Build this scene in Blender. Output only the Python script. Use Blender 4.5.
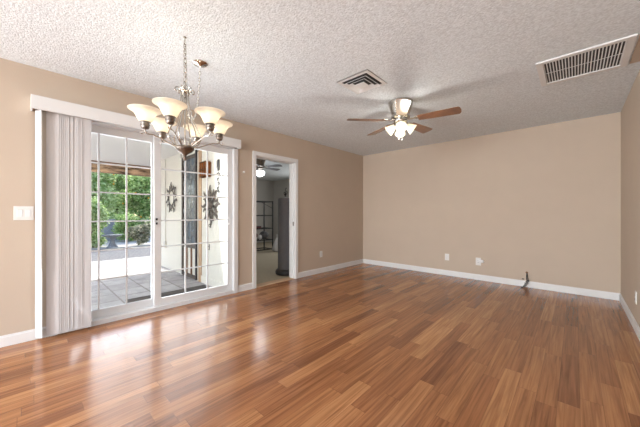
import bpy, bmesh, math, random
from mathutils import Vector, Matrix
from math import sin, cos, pi, radians as R
random.seed(7)
S = bpy.context.scene
COL = S.collection
for o in list(bpy.data.objects): bpy.data.objects.remove(o)

# ---------------------------------------------------------------- camera, light, exposure
CAM = (3.581, -5.296, 1.115)
cd = bpy.data.cameras.new('camera'); cam = bpy.data.objects.new('camera', cd); COL.objects.link(cam)
cam.location = CAM; cam.rotation_euler = (pi/2, 0, R(42.97))
cd.sensor_width = 36; cd.lens = 274.4/640*36; cd.clip_start = .02; cd.clip_end = 200
S.camera = cam
S.view_settings.view_transform = 'Standard'; S.view_settings.look = 'None'
S.view_settings.gamma = 1; S.view_settings.use_curve_mapping = False
S.view_settings.exposure = 0.55
w = bpy.data.worlds.new('sky'); S.world = w; w.use_nodes = True
nt = w.node_tree; bg = nt.nodes['Background']
sk = nt.nodes.new('ShaderNodeTexSky'); sk.sky_type = 'NISHITA'; sk.sun_disc = False
sk.sun_elevation = R(47); sk.sun_rotation = R(-90); sk.air_density = 1; sk.dust_density = 1.5
nt.links.new(sk.outputs[0], bg.inputs[0]); bg.inputs[1].default_value = 0.38
def lamp(name, kind, loc, energy, color=(1,1,1), **k):
    l = bpy.data.lights.new(name, kind); l.energy = energy; l.color = color
    rot = k.pop('rot', None)
    for a, b in k.items(): setattr(l, a, b)
    o = bpy.data.objects.new(name, l); COL.objects.link(o); o.location = loc
    if rot: o.rotation_euler = rot
    return o
sun = lamp('sun', 'SUN', (-20, 0, 20), 3.8, (1, .95, .87), angle=R(.6))
sun.rotation_euler = Vector((1, -.08, -1.07)).to_track_quat('-Z', 'Y').to_euler()
# unseen fill lamps standing in for daylight, most at windows added behind the camera
lamp('rear_window_fill', 'AREA', (1.3, -11.12, 1.45), 215, (.93, .97, 1), shape='RECTANGLE', size=2.2, size_y=1.3, rot=(R(101), 0, 0))
lamp('rear_window_fill', 'AREA', (3.2, -11.12, 1.45), 100, (.93, .97, 1), shape='RECTANGLE', size=1.0, size_y=1.3, rot=(R(101), 0, 0))
lamp('left_window_fill', 'AREA', (-.2, -7.5, 1.0), 160, (.95, .985, 1), shape='RECTANGLE', size=2.1, size_y=1.7, rot=(R(118), 0, R(-65)))  # added lamp, tilted up to brighten the ceiling and right wall
lamp('right_window_fill', 'AREA', (4.2, -7.6, 1.3), 24, (.95, .985, 1), shape='RECTANGLE', size=2.2, size_y=1.5, rot=(R(128), 0, R(80)))  # added lamp out of view, tilted up to fill the room
lamp('patio_door_fill', 'AREA', (-.3, -4.18, 1.05), 27, (.94, .97, 1), shape='RECTANGLE', size=1.8, size_y=1.9, rot=(R(100), 0, R(-74)))  # added lamp outside the sliding door, boosting the daylight it lets in
lamp('side_room_fill', 'AREA', (-2.6, 1.45, 1.5), 18, (1, .98, .95), shape='RECTANGLE', size=1.6, size_y=1.2, rot=(R(90), 0, pi))  # added fill lamp; the side room has no window here

# ---------------------------------------------------------------- materials
def mat(name, col, rough=.6, metal=0, **k):
    m = bpy.data.materials.new(name); m.use_nodes = True
    b = m.node_tree.nodes['Principled BSDF']
    b.inputs['Base Color'].default_value = (*col, 1); b.inputs['Roughness'].default_value = rough
    b.inputs['Metallic'].default_value = metal
    for a, v in k.items(): b.inputs[a.replace('_', ' ')].default_value = v
    return m
def nodes(m): return m.node_tree.nodes, m.node_tree.links, m.node_tree.nodes['Principled BSDF']
def noisy(m, scale, c1, c2, bump=0, dist=.01, detail=3, vec=None, bscale=None, pos=(.3, .7)):
    N, L, b = nodes(m)
    tc = N.new('ShaderNodeTexCoord'); mp = N.new('ShaderNodeMapping'); L.new(tc.outputs['Object'], mp.inputs[0])
    if vec: mp.inputs['Scale'].default_value = vec
    n = N.new('ShaderNodeTexNoise'); n.inputs['Scale'].default_value = scale; n.inputs['Detail'].default_value = detail
    L.new(mp.outputs[0], n.inputs[0])
    r = N.new('ShaderNodeValToRGB'); r.color_ramp.elements[0].color = (*c1, 1); r.color_ramp.elements[1].color = (*c2, 1)
    r.color_ramp.elements[0].position, r.color_ramp.elements[1].position = pos
    L.new(n.outputs[0], r.inputs[0]); L.new(r.outputs[0], b.inputs['Base Color'])
    if bump:
        n2 = N.new('ShaderNodeTexNoise'); n2.inputs['Scale'].default_value = bscale or scale; n2.inputs['Detail'].default_value = 2
        L.new(mp.outputs[0], n2.inputs[0])
        bp = N.new('ShaderNodeBump'); bp.inputs['Strength'].default_value = bump; bp.inputs['Distance'].default_value = dist
        L.new(n2.outputs[0], bp.inputs['Height']); L.new(bp.outputs[0], b.inputs['Normal'])
    return m
def tint(c, k): return tuple(min(1, x*k) for x in c)

WALL = (.52, .428, .342)
M = {}
M['wall'] = noisy(mat('beige_paint', WALL, .75), 3, tint(WALL, .98), tint(WALL, 1.02), .15, .003, bscale=90)
M['ceiling'] = noisy(mat('popcorn_ceiling', (.72, .72, .73), .9), 60, (.65, .70, .74), (.81, .87, .92), 1, .006, bscale=75, pos=(.35, .65))
M['white'] = mat('white_trim_paint', (.74, .745, .75), .4)
M['vinyl'] = mat('white_vinyl', (.70, .705, .715), .35)
M['vane'] = noisy(mat('grey_white_vane', (.6, .58, .59), .6), 2, (.57, .555, .56), (.63, .615, .62), vec=(1, 1, .2))
M['plate'] = mat('white_plastic', (.72, .71, .69), .35)
M['plate2'] = mat('white_plastic_rocker', (.76, .76, .76), .25)
M['slot'] = mat('dark_slot', (.03, .03, .03), .6)
M['black'] = mat('black_metal', (.02, .02, .022), .45)
M['blackrub'] = mat('black_rubber', (.03, .03, .035), .6)
M['nickel'] = mat('brushed_nickel', (.52, .50, .46), .24, 1)
M['bronze'] = noisy(mat('aged_pewter', (.3, .24, .2), .4, 1), 30, (.17, .145, .125), (.34, .31, .28))
M['chrome'] = mat('polished_nickel', (.75, .73, .7), .12, 1)
M['sidewall'] = mat('pale_room_paint', (.62, .60, .57), .8)
M['carpet'] = noisy(mat('tan_carpet', (.4, .34, .26), .95), 60, (.33, .28, .20), (.46, .40, .30), .4, .01)
M['stucco'] = noisy(mat('cream_stucco', (.8, .75, .66), .85), 30, (.76, .715, .62), (.82, .775, .69), .3, .005)
M['siding'] = mat('cream_white_boards', (.72, .68, .60), .6)
M['soffit'] = mat('white_patio_ceiling', (.80, .77, .73), .8)
M['beam'] = noisy(mat('brown_beam', (.3, .18, .1), .7), 3.2, (.07, .035, .015), (.62, .40, .24), .3, .01, vec=(1, 1, 4), pos=(.38, .66))  # brown mottled with lighter patches by noise
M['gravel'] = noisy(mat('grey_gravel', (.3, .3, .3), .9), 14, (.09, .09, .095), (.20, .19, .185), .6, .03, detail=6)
M['sand'] = noisy(mat('pale_ground', (.6, .55, .5), .9), 6, (.40, .37, .34), (.58, .54, .50), .3, .02)
M['block'] = noisy(mat('grey_block', (.3, .3, .32), .9), 8, (.25, .25, .28), (.38, .38, .41))
M['concrete'] = noisy(mat('concrete', (.36, .38, .39), .9), 12, (.17, .18, .19), (.27, .28, .28))
M['bark'] = noisy(mat('bark', (.1, .07, .05), .9), 10, (.07, .05, .035), (.17, .12, .09), .5, .02)
M['mat'] = noisy(mat('dark_mat', (.05, .045, .04), .9), 80, (.035, .03, .03), (.09, .08, .07))
M['wood_dark'] = mat('brown_wood', (.2, .09, .04), .5)
M['tan'] = mat('tan_wood', (.55, .36, .22), .6)
M['rust'] = noisy(mat('grey_brown_iron', (.08, .06, .05), .6, 0), 20, (.05, .038, .03), (.12, .09, .07))
M['pinkish'] = mat('dark_red_cloth', (.16, .05, .05), .8)
M['bag'] = mat('white_plastic_bag', (.75, .75, .76), .5)
M['grey'] = noisy(mat('grey_fabric', (.13, .13, .14), .75), 90, (.11, .11, .12), (.15, .15, .16))
M['cream_plastic'] = mat('cream_plastic', (.6, .56, .5), .5)
M['fruit'] = mat('orange_fruit', (.9, .42, .04), .5)

def glassmat(name, tintc=(1, 1, 1), ior=1.45):
    m = bpy.data.materials.new(name); m.use_nodes = True; N, L = m.node_tree.nodes, m.node_tree.links
    N.clear(); o = N.new('ShaderNodeOutputMaterial'); t = N.new('ShaderNodeBsdfTransparent'); g = N.new('ShaderNodeBsdfGlossy')
    g.inputs['Roughness'].default_value = .02; t.inputs[0].default_value = (*tintc, 1)
    f = N.new('ShaderNodeFresnel'); f.inputs[0].default_value = ior; x = N.new('ShaderNodeMixShader')
    L.new(f.outputs[0], x.inputs[0]); L.new(t.outputs[0], x.inputs[1]); L.new(g.outputs[0], x.inputs[2]); L.new(x.outputs[0], o.inputs[0])
    return m
M['glass'] = glassmat('clear_glass', (.97, .98, .98), 1.3)
def glow(name, base, ecol, es, tr=.5):
    m = bpy.data.materials.new(name); m.use_nodes = True; N, L = m.node_tree.nodes, m.node_tree.links
    N.clear(); o = N.new('ShaderNodeOutputMaterial')
    d = N.new('ShaderNodeBsdfDiffuse'); t = N.new('ShaderNodeBsdfTranslucent'); x = N.new('ShaderNodeMixShader'); x.inputs[0].default_value = tr
    tc = N.new('ShaderNodeTexCoord'); n = N.new('ShaderNodeTexNoise'); n.inputs['Scale'].default_value = 14; n.inputs['Detail'].default_value = 4
    r = N.new('ShaderNodeValToRGB'); r.color_ramp.elements[0].color = (*tint(base, .86), 1); r.color_ramp.elements[1].color = (*base, 1)
    r.color_ramp.elements[0].position = .35; r.color_ramp.elements[1].position = .6
    L.new(tc.outputs['Object'], n.inputs[0]); L.new(n.outputs[0], r.inputs[0])
    L.new(r.outputs[0], d.inputs[0]); L.new(r.outputs[0], t.inputs[0])
    L.new(d.outputs[0], x.inputs[1]); L.new(t.outputs[0], x.inputs[2])
    e = N.new('ShaderNodeEmission'); e.inputs[0].default_value = (*ecol, 1); e.inputs[1].default_value = es
    a = N.new('ShaderNodeAddShader'); L.new(x.outputs[0], a.inputs[0]); L.new(e.outputs[0], a.inputs[1]); L.new(a.outputs[0], o.inputs[0])
    return m
M['shade'] = glow('alabaster_glass', (.84, .79, .70), (1, .85, .67), .12)
M['fanshade'] = glow('frosted_glass', (.95, .92, .82), (1, .9, .66), .10)
M['bulb'] = glow('lit_bulb', (1, 1, 1), (1, .88, .68), 2.5)
M['fanbulb'] = glow('lit_fan_bulb', (1, 1, 1), (1, .9, .68), .7)
M['coolbulb'] = glow('lit_globe', (1, 1, 1), (.9, .95, 1), 2)
M['amber'] = glow('amber_panel', (.28, .09, .03), (1, .35, .08), .04)
def leafmat(name, c1, c2):
    m = bpy.data.materials.new(name); m.use_nodes = True; N, L = m.node_tree.nodes, m.node_tree.links
    N.clear(); o = N.new('ShaderNodeOutputMaterial'); d = N.new('ShaderNodeBsdfDiffuse'); t = N.new('ShaderNodeBsdfTranslucent')
    x = N.new('ShaderNodeMixShader'); x.inputs[0].default_value = .5
    g = N.new('ShaderNodeNewGeometry'); r = N.new('ShaderNodeValToRGB')
    r.color_ramp.elements[0].color = (*c1, 1); r.color_ramp.elements[1].color = (*c2, 1)
    L.new(g.outputs['Random Per Island'], r.inputs[0])
    L.new(r.outputs[0], d.inputs[0]); L.new(r.outputs[0], t.inputs[0]); L.new(d.outputs[0], x.inputs[1]); L.new(t.outputs[0], x.inputs[2])
    L.new(x.outputs[0], o.inputs[0]); return m
M['leaf_light'] = leafmat('light_green_leaves', (.22, .36, .08), (.92, .98, .62))
M['leaf_mid'] = leafmat('mid_green_leaves', (.12, .26, .06), (.78, .90, .45))
M['leaf_dark'] = leafmat('grey_green_leaves', (.14, .17, .09), (.55, .52, .40))

def plank_mat():
    m = mat('wood_laminate', (.4, .22, .12), .3); N, L, b = nodes(m)
    tc = N.new('ShaderNodeTexCoord'); sp = N.new('ShaderNodeSeparateXYZ'); L.new(tc.outputs['Object'], sp.inputs[0])
    def mt(op, a, c=None):
        n = N.new('ShaderNodeMath'); n.operation = op
        for i, v in enumerate((a, c)):
            if v is None: continue
            if isinstance(v, (int, float)): n.inputs[i].default_value = v
            else: L.new(v, n.inputs[i])
        return n.outputs[0]
    W, LEN = .1, .78
    u = mt('DIVIDE', sp.outputs[0], W); row = mt('FLOOR', u); fu = mt('FRACT', u)
    wn = N.new('ShaderNodeTexWhiteNoise'); wn.noise_dimensions = '1D'; L.new(row, wn.inputs['W'])
    v = mt('ADD', mt('DIVIDE', sp.outputs[1], LEN), mt('MULTIPLY', wn.outputs[0], 7.3)); idv = mt('FLOOR', v); fv = mt('FRACT', v)
    cx = N.new('ShaderNodeCombineXYZ'); L.new(row, cx.inputs[0]); L.new(idv, cx.inputs[1])
    w2 = N.new('ShaderNodeTexWhiteNoise'); w2.noise_dimensions = '2D'; L.new(cx.outputs[0], w2.inputs['Vector'])
    rp = N.new('ShaderNodeValToRGB'); cr = rp.color_ramp
    cr.elements[0].position = 0; cr.elements[0].color = (.215, .085, .037, 1)
    cr.elements[1].position = 1; cr.elements[1].color = (.46, .225, .098, 1)
    for p, c in ((.22, (.295, .124, .052)), (.6, (.34, .15, .063)), (.85, (.395, .182, .078))):
        e = cr.elements.new(p); e.color = (*c, 1)
    L.new(w2.outputs[0], rp.inputs[0])
    # grain streaks along the planks, shifted per plank
    gx = mt('ADD', mt('MULTIPLY', sp.outputs[0], 48), mt('MULTIPLY', w2.outputs[0], 37)); gy = mt('ADD', mt('MULTIPLY', sp.outputs[1], 1.6), mt('MULTIPLY', idv, 3.1))
    gc = N.new('ShaderNodeCombineXYZ'); L.new(gx, gc.inputs[0]); L.new(gy, gc.inputs[1])
    gn = N.new('ShaderNodeTexNoise'); gn.inputs['Scale'].default_value = 1; gn.inputs['Detail'].default_value = 5; gn.inputs['Roughness'].default_value = .6; gn.inputs['Distortion'].default_value = .6
    L.new(gc.outputs[0], gn.inputs[0])
    gr = N.new('ShaderNodeValToRGB'); gr.color_ramp.elements[0].position = .32; gr.color_ramp.elements[0].color = (.62, .56, .52, 1)
    gr.color_ramp.elements[1].position = .66; gr.color_ramp.elements[1].color = (1.22, 1.22, 1.22, 1)
    L.new(gn.outputs[0], gr.inputs[0])
    mx = N.new('ShaderNodeMix'); mx.data_type = 'RGBA'; mx.blend_type = 'MULTIPLY'; mx.inputs[0].default_value = 1
    L.new(rp.outputs[0], mx.inputs[6]); L.new(gr.outputs[0], mx.inputs[7])
    # seams
    e1 = mt('LESS_THAN', fu, .022); e2 = mt('LESS_THAN', fv, .0035); gap = mt('MULTIPLY', mt('MAXIMUM', e1, e2), .45)
    m2 = N.new('ShaderNodeMix'); m2.data_type = 'RGBA'; L.new(gap, m2.inputs[0]); L.new(mx.outputs[2], m2.inputs[6]); m2.inputs[7].default_value = (.06, .025, .012, 1)
    L.new(m2.outputs[2], b.inputs['Base Color'])
    rr = mt('ADD', mt('MULTIPLY', gn.outputs[0], .12), .15); L.new(rr, b.inputs['Roughness'])
    bp = N.new('ShaderNodeBump'); bp.inputs['Strength'].default_value = .25; bp.inputs['Distance'].default_value = .002
    n3 = N.new('ShaderNodeTexNoise'); n3.inputs['Scale'].default_value = 9; L.new(tc.outputs['Object'], n3.inputs[0])
    L.new(mt('ADD', mt('MULTIPLY', gap, -1), n3.outputs[0]), bp.inputs['Height']); L.new(bp.outputs[0], b.inputs['Normal'])
    b.inputs['Specular IOR Level'].default_value = .5
    return m
M['floor'] = plank_mat()
def paver_mat():
    m = mat('patio_pavers', (.4, .38, .37), .6); N, L, b = nodes(m)
    tc = N.new('ShaderNodeTexCoord'); br = N.new('ShaderNodeTexBrick'); L.new(tc.outputs['Object'], br.inputs[0])
    br.offset = .5; br.inputs['Scale'].default_value = 1; br.inputs['Brick Width'].default_value = .4; br.inputs['Row Height'].default_value = .4
    br.inputs['Mortar Size'].default_value = .012; br.inputs['Color1'].default_value = (.36, .345, .35, 1); br.inputs['Color2'].default_value = (.46, .45, .46, 1)
    br.inputs['Mortar'].default_value = (.22, .2, .19, 1)
    n = N.new('ShaderNodeTexNoise'); n.inputs['Scale'].default_value = 6; n.inputs['Detail'].default_value = 5; L.new(tc.outputs['Object'], n.inputs[0])
    r = N.new('ShaderNodeValToRGB'); r.color_ramp.elements[0].position = .3; r.color_ramp.elements[0].color = (.72, .72, .74, 1); r.color_ramp.elements[1].position = .7; r.color_ramp.elements[1].color = (1.1, 1.1, 1.1, 1)
    L.new(n.outputs[0], r.inputs[0])
    mx = N.new('ShaderNodeMix'); mx.data_type = 'RGBA'; mx.blend_type = 'MULTIPLY'; mx.inputs[0].default_value = 1
    L.new(br.outputs[0], mx.inputs[6]); L.new(r.outputs[0], mx.inputs[7]); L.new(mx.outputs[2], b.inputs['Base Color'])
    return m
M['paver'] = paver_mat()
def blade_mat():
    m = mat('brown_fan_blade', (.22, .09, .035), .38); N, L, b = nodes(m)
    noisy(m, 8, (.12, .042, .014), (.24, .095, .034), vec=(1, 1, 1))
    b.inputs['Coat Weight'].default_value = 1; b.inputs['Coat Roughness'].default_value = .22
    return m
M['blade'] = blade_mat()
def block_mat():
    m = mat('block_wall', (.3, .3, .32), .9); N, L, b = nodes(m)
    tc = N.new('ShaderNodeTexCoord'); mp = N.new('ShaderNodeMapping'); mp.inputs['Rotation'].default_value = (R(90), 0, R(90)); L.new(tc.outputs['Object'], mp.inputs[0])
    br = N.new('ShaderNodeTexBrick'); L.new(mp.outputs[0], br.inputs[0]); br.inputs['Scale'].default_value = 1
    br.inputs['Brick Width'].default_value = .4; br.inputs['Row Height'].default_value = .2; br.inputs['Mortar Size'].default_value = .012
    br.inputs['Color1'].default_value = (.30, .30, .34, 1); br.inputs['Color2'].default_value = (.36, .36, .39, 1); br.inputs['Mortar'].default_value = (.22, .22, .24, 1)
    L.new(br.outputs[0], b.inputs['Base Color']); return m
M['blockwall'] = block_mat()

# ---------------------------------------------------------------- mesh helpers
class MB:
    def __init__(s, xf=None): s.bm = bmesh.new(); s.xf = xf or Matrix()
    def _new(s, vs, M4=None):
        m = s.xf @ M4 if M4 is not None else s.xf
        for v in vs: v.co = m @ v.co
    def box(s, a, b, bev=0, M4=None):
        a, b = Vector(a), Vector(b)
        t = bmesh.new(); bmesh.ops.create_cube(t, size=1)
        for v in t.verts: v.co = Vector(((a[i]+b[i])/2 + v.co[i]*abs(b[i]-a[i]) for i in range(3)))
        if bev: bmesh.ops.bevel(t, geom=t.edges[:], offset=bev, segments=2, affect='EDGES', profile=.5)
        return s._merge(t, M4)
    def _merge(s, t, M4=None):
        s._new(t.verts, M4)
        me = bpy.data.meshes.new('tmp'); t.to_mesh(me); t.free(); s.bm.from_mesh(me); bpy.data.meshes.remove(me); return s
    def lathe(s, prof, c=(0, 0, 0), seg=24, M4=None, closed=False):
        t = bmesh.new(); rings = []
        for r, z in prof:
            if r < 1e-5: rings.append([t.verts.new((c[0], c[1], c[2]+z))])
            else: rings.append([t.verts.new((c[0]+r*cos(2*pi*i/seg), c[1]+r*sin(2*pi*i/seg), c[2]+z)) for i in range(seg)])
        for A, B in zip(rings, rings[1:]):
            for i in range(seg):
                j = (i+1) % seg
                q = [A[i % len(A)], A[j % len(A)], B[j % len(B)], B[i % len(B)]]
                q = list(dict.fromkeys(q))
                if len(q) > 2: t.faces.new(q)
        bmesh.ops.recalc_face_normals(t, faces=t.faces)
        return s._merge(t, M4)
    def tube(s, pts, r, seg=8, closed=False, M4=None):
        pts = [Vector(p) for p in pts]; n = len(pts); rs = r if isinstance(r, (list, tuple)) else [r]*n
        t = bmesh.new(); rings = []; up = None
        for i, p in enumerate(pts):
            if closed: d = pts[(i+1) % n] - pts[i-1]
            else: d = pts[min(i+1, n-1)] - pts[max(i-1, 0)]
            d.normalize()
            if up is None: up = Vector((0, 0, 1)) if abs(d.z) < .9 else Vector((1, 0, 0))
            a = d.cross(up); 
            if a.length < 1e-4: a = d.cross(Vector((0, 1, 0)))
            a.normalize(); b = a.cross(d).normalized(); up = b
            rings.append([t.verts.new(p + rs[i]*(cos(2*pi*k/seg)*a + sin(2*pi*k/seg)*b)) for k in range(seg)])
        for i in range(n if closed else n-1):
            A, B = rings[i], rings[(i+1) % n]
            for k in range(seg): t.faces.new((A[k], A[(k+1) % seg], B[(k+1) % seg], B[k]))
        if not closed: t.faces.new(rings[0][::-1]); t.faces.new(rings[-1])
        bmesh.ops.recalc_face_normals(t, faces=t.faces)
        return s._merge(t, M4)
    def sphere(s, c, r, sc=(1, 1, 1), M4=None, u=16, v=10):
        t = bmesh.new(); bmesh.ops.create_uvsphere(t, u_segments=u, v_segments=v, radius=r)
        for x in t.verts: x.co = Vector((c[0]+x.co.x*sc[0], c[1]+x.co.y*sc[1], c[2]+x.co.z*sc[2]))
        return s._merge(t, M4)
    def prism(s, poly, z0, z1, M4=None, bev=0):
        t = bmesh.new(); A = [t.verts.new((x, y, z0)) for x, y in poly]; B = [t.verts.new((x, y, z1)) for x, y in poly]; n = len(poly)
        t.faces.new(A[::-1]); t.faces.new(B)
        for i in range(n): t.faces.new((A[i], A[(i+1) % n], B[(i+1) % n], B[i]))
        bmesh.ops.recalc_face_normals(t, faces=t.faces)
        if bev: bmesh.ops.bevel(t, geom=t.edges[:], offset=bev, segments=1, affect='EDGES')
        return s._merge(t, M4)
    def build(s, name, m, parent=None, smooth=False):
        me = bpy.data.meshes.new(name); s.bm.to_mesh(me); s.bm.free()
        o = bpy.data.objects.new(name, me); COL.objects.link(o); me.materials.append(m)
        if smooth:
            for p in me.polygons: p.use_smooth = True
            try: me.set_sharp_from_angle(angle=R(40))
            except Exception: pass
        if parent: o.parent = parent
        return o
def thing(name, label, cat, loc=(0, 0, 0), rz=0, group=None):
    o = bpy.data.objects.new(name, None); COL.objects.link(o); o.location = loc; o.rotation_euler = (0, 0, rz)
    o.empty_display_size = .1
    tag(o, label, cat, group); return o
def tag(o, label=None, cat=None, group=None, kind=None):
    for k, v in (('label', label), ('category', cat), ('group', group), ('kind', kind)):
        if v: o[k] = v
    return o
def struct(o, label=None, cat=None): o['kind'] = 'structure'; tag(o, label, cat); return o
def sempty(name, label, cat, loc=(0, 0, 0)):
    o = bpy.data.objects.new(name, None); COL.objects.link(o); o.location = loc; return struct(o, label, cat)
def copy_tree(o, parent=None):
    c = o.copy(); COL.objects.link(c)
    if parent: c.parent = parent
    for ch in list(o.children): copy_tree(ch, c)
    return c
def rotz(a): return Matrix.Rotation(a, 4, 'Z')
def T(*v): return Matrix.Translation(Vector(v))

FZ = -.024; H = 2.44; X1 = 4.012; YR = -11.2; TH = .14
# ---------------------------------------------------------------- room shell
struct(MB().box((-.0, YR-.1, -.12), (X1+.1, .1, FZ)).build('floor', M['floor']), 'glossy reddish brown wood laminate floor of the empty room', 'floor')
cb = MB().box((-TH, YR-.1, H), (X1+.1, .1, H+.1))
struct(cb.build('ceiling', M['ceiling']), 'white popcorn textured ceiling of the empty room', 'ceiling')
SY0, SY1, SZ = -5.14, -3.215, 2.085      # slider opening
DY0, DY1, DZ = -2.90, -2.085, 2.01       # doorway opening
wl = MB()
wl.box((-TH, YR-.1, -.1), (0, -8.6, H)).box((-TH, -8.6, -.1), (0, -6.4, .1)).box((-TH, -8.6, 2.1), (0, -6.4, H)).box((-TH, -6.4, -.1), (0, SY0, H)).box((-TH, SY0, SZ), (0, SY1, H)).box((-TH, SY0, -.12), (-.0, SY1, -.045))
wl.box((-TH, SY1, -.1), (0, DY0, H)).box((-TH, DY0, DZ), (0, DY1, H)).box((-TH, DY1, -.1), (0, .1, H))
struct(wl.build('wall_left', M['wall']), 'beige wall with the sliding patio door and the open doorway', 'wall')
struct(MB().box((0, 0, -.1), (X1, .12, H)).build('wall_back', M['wall']), 'plain beige back wall with two outlets', 'wall')
struct(MB().box((X1, YR-.1, -.1), (X1+.12, -8.8, H)).box((X1, -8.8, -.1), (X1+.12, -6.4, .5)).box((X1, -8.8, 2.1), (X1+.12, -6.4, H)).box((X1, -6.4, -.1), (X1+.12, .12, H)).build('wall_right', M['wall']), 'beige wall at the right edge', 'wall')
rw = MB()   # rear wall behind the camera; its two windows are added for fill light
rw.box((0, YR-.12, -.1), (X1, YR, .75)).box((0, YR-.12, 2.15), (X1, YR, H)).box((0, YR-.12, .75), (.15, YR, 2.15)).box((2.45, YR-.12, .75), (2.65, YR, 2.15)).box((3.75, YR-.12, .75), (X1, YR, 2.15))
struct(rw.build('wall_rear', M['wall']), 'beige wall behind the viewer with two added windows', 'wall')
for n, (a, b) in enumerate(((.15, 2.45), (2.65, 3.75))):
    f = MB()
    f.box((a, YR-.09, .75), (a+.05, YR-.03, 2.15)).box((b-.05, YR-.09, .75), (b, YR-.03, 2.15)).box((a, YR-.09, .75), (b, YR-.03, .8)).box((a, YR-.09, 2.1), (b, YR-.03, 2.15)).box(((a+b)/2-.02, YR-.09, .8), ((a+b)/2+.02, YR-.03, 2.1))
    wo = struct(f.build('window_%d' % (n+1), M['vinyl']), 'white framed window added in the unseen rear wall for fill light', 'window')
    MB().box((a+.04, YR-.065, .79), (b-.04, YR-.06, 2.11)).build('glass_pane', M['glass'], wo)
for n, x, y0, y1, z0, lab in ((3, -.06, -8.6, -6.4, .1, 'white framed window added in the left wall behind the viewer for fill light'), (4, X1+.06, -8.8, -6.4, .5, 'white framed window added in the right wall behind the viewer for fill light')):
    f = MB()  # side windows added out of view to let the fill lamps in
    f.box((x-.03, y0, z0), (x+.03, y0+.05, 2.1)).box((x-.03, y1-.05, z0), (x+.03, y1, 2.1)).box((x-.03, y0, z0), (x+.03, y1, z0+.05)).box((x-.03, y0, 2.05), (x+.03, y1, 2.1)).box((x-.03, (y0+y1)/2-.025, z0), (x+.03, (y0+y1)/2+.025, 2.1))
    wo = struct(f.build('window_%d' % n, M['vinyl']), lab, 'window')
    MB().box((x-.003, y0+.04, z0+.04), (x+.003, y1-.04, 2.06)).build('glass_pane', M['glass'], wo)
# baseboards
def base(name, a, b, nx, ny):
    m = MB(); 
    return m
bb = MB()
for y0, y1 in ((YR, -8.6), (-6.4, SY0-.0), (SY1+.0, DY0-.055), (DY1+.055, 0)):
    bb.box((0, y0, FZ), (.014, y1, .060), .003).box((0, y0, .060), (.009, y1, .072), .002)
struct(bb.build('baseboard_left', M['white']), 'white baseboard along the wall with the patio door', 'baseboard')
struct(MB().box((.014, -.014, FZ), (X1, 0, .060), .003).box((.014, -.009, .060), (X1, 0, .072), .002).build('baseboard_back', M['white']), 'white baseboard along the back wall', 'baseboard')
struct(MB().box((X1-.014, YR, FZ), (X1, -.014, .060), .003).box((X1-.009, YR, .060), (X1, -.014, .072), .002).build('baseboard_right', M['white']), 'white baseboard along the right wall', 'baseboard')
# painted strip where the right wall meets the ceiling beside the return grille
struct(MB().box((3.93, -3.3, H-.004), (X1, -1.66, H)).build('trim_3', M['wall']), 'beige strip between the return grille and the right wall', 'trim')

# ---------------------------------------------------------------- doorway casing
tr = MB(); cw = .055
for xa, xb in ((0, .018), (-TH-.018, -TH)):
    tr.box((xa, DY0-cw, FZ), (xb, DY0+.005, DZ+cw), .004).box((xa, DY1-.005, FZ), (xb, DY1+cw, DZ+cw), .004).box((xa, DY0, DZ-.005), (xb, DY1, DZ+cw), .004)
tr.box((-TH, DY0, FZ), (0, DY0+.018, DZ)).box((-TH, DY1-.018, FZ), (0, DY1, DZ)).box((-TH, DY0, DZ-.018), (0, DY1, DZ))
tr.box((-.09, DY0+.018, FZ), (-.05, DY0+.028, DZ-.018)).box((-.09, DY1-.028, FZ), (-.05, DY1-.018, DZ-.018)).box((-.09, DY0+.018, DZ-.028), (-.05, DY1-.018, DZ-.018))
t1 = struct(tr.build('trim_1', M['white']), 'white casing around the open doorway', 'trim')
MB().box((-.045, DY1-.0205, .90), (-.015, DY1-.018, .97), .0005).build('strike_plate', M['bronze'], t1)
struct(MB().box((-.16, DY0+.018, FZ-.002), (-.0, DY1-.018, FZ+.006), .002).build('trim_2', M['tan']), 'tan threshold strip under the doorway', 'trim')

# ---------------------------------------------------------------- sliding patio door
d1 = sempty('door_1', 'white framed sliding glass patio door with grid panes', 'door')
fr = MB()
fr.box((-.13, SY0, -.045), (.02, SY0+.05, SZ), .003).box((-.13, SY1-.055, -.045), (.022, SY1, SZ), .003).box((-.13, SY0, SZ-.05), (.022, SY1, SZ), .003)
fr.box((-.13, SY0, -.045), (.012, SY1, .022), .003)
fr.box((.0, SY1-.0, FZ), (.018, SY1+.012, SZ+.01))
fr.build('door_frame', M['vinyl'], d1)
def panel(name, y0, y1, x, rows, cols, label=None):
    sw = .075
    p = MB()
    z0, z1 = .022, SZ-.05
    p.box((x-.02, y0, z0), (x+.02, y0+sw, z1), .003).box((x-.02, y1-sw, z0), (x+.02, y1, z1), .003)
    p.box((x-.019, y0+sw, z0), (x+.019, y1-sw, z0+.085), .003).box((x-.019, y0+sw, z1-.08), (x+.019, y1-sw, z1), .003)
    po = p.build(name, M['vinyl'], d1)
    gy0, gy1, gz0, gz1 = y0+sw, y1-sw, z0+.085, z1-.08
    MB().box((x-.003, gy0-.01, gz0-.01), (x+.003, gy1+.01, gz1+.01)).build('glass_pane', M['glass'], po)
    g = MB()
    for i in range(1, cols): y = gy0+(gy1-gy0)*i/cols; g.box((x-.008, y-.008, gz0), (x+.008, y+.008, gz1), .002)
    for i in range(1, rows): z = gz0+(gz1-gz0)*i/rows; g.box((x-.008, gy0, z-.007), (x+.008, gy1, z+.007), .002)
    g.build('grille', M['vinyl'], po)
    return po
pa = panel('fixed_panel', SY0+.05, -4.205, -.095, 6, 3)
pb = panel('sliding_panel', -4.27, SY1-.055, -.045, 6, 3)
MB().box((-.08, -4.25, 1.0), (-.066, -4.225, 1.06), .003).build('latch', M['black'], pa)
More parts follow.
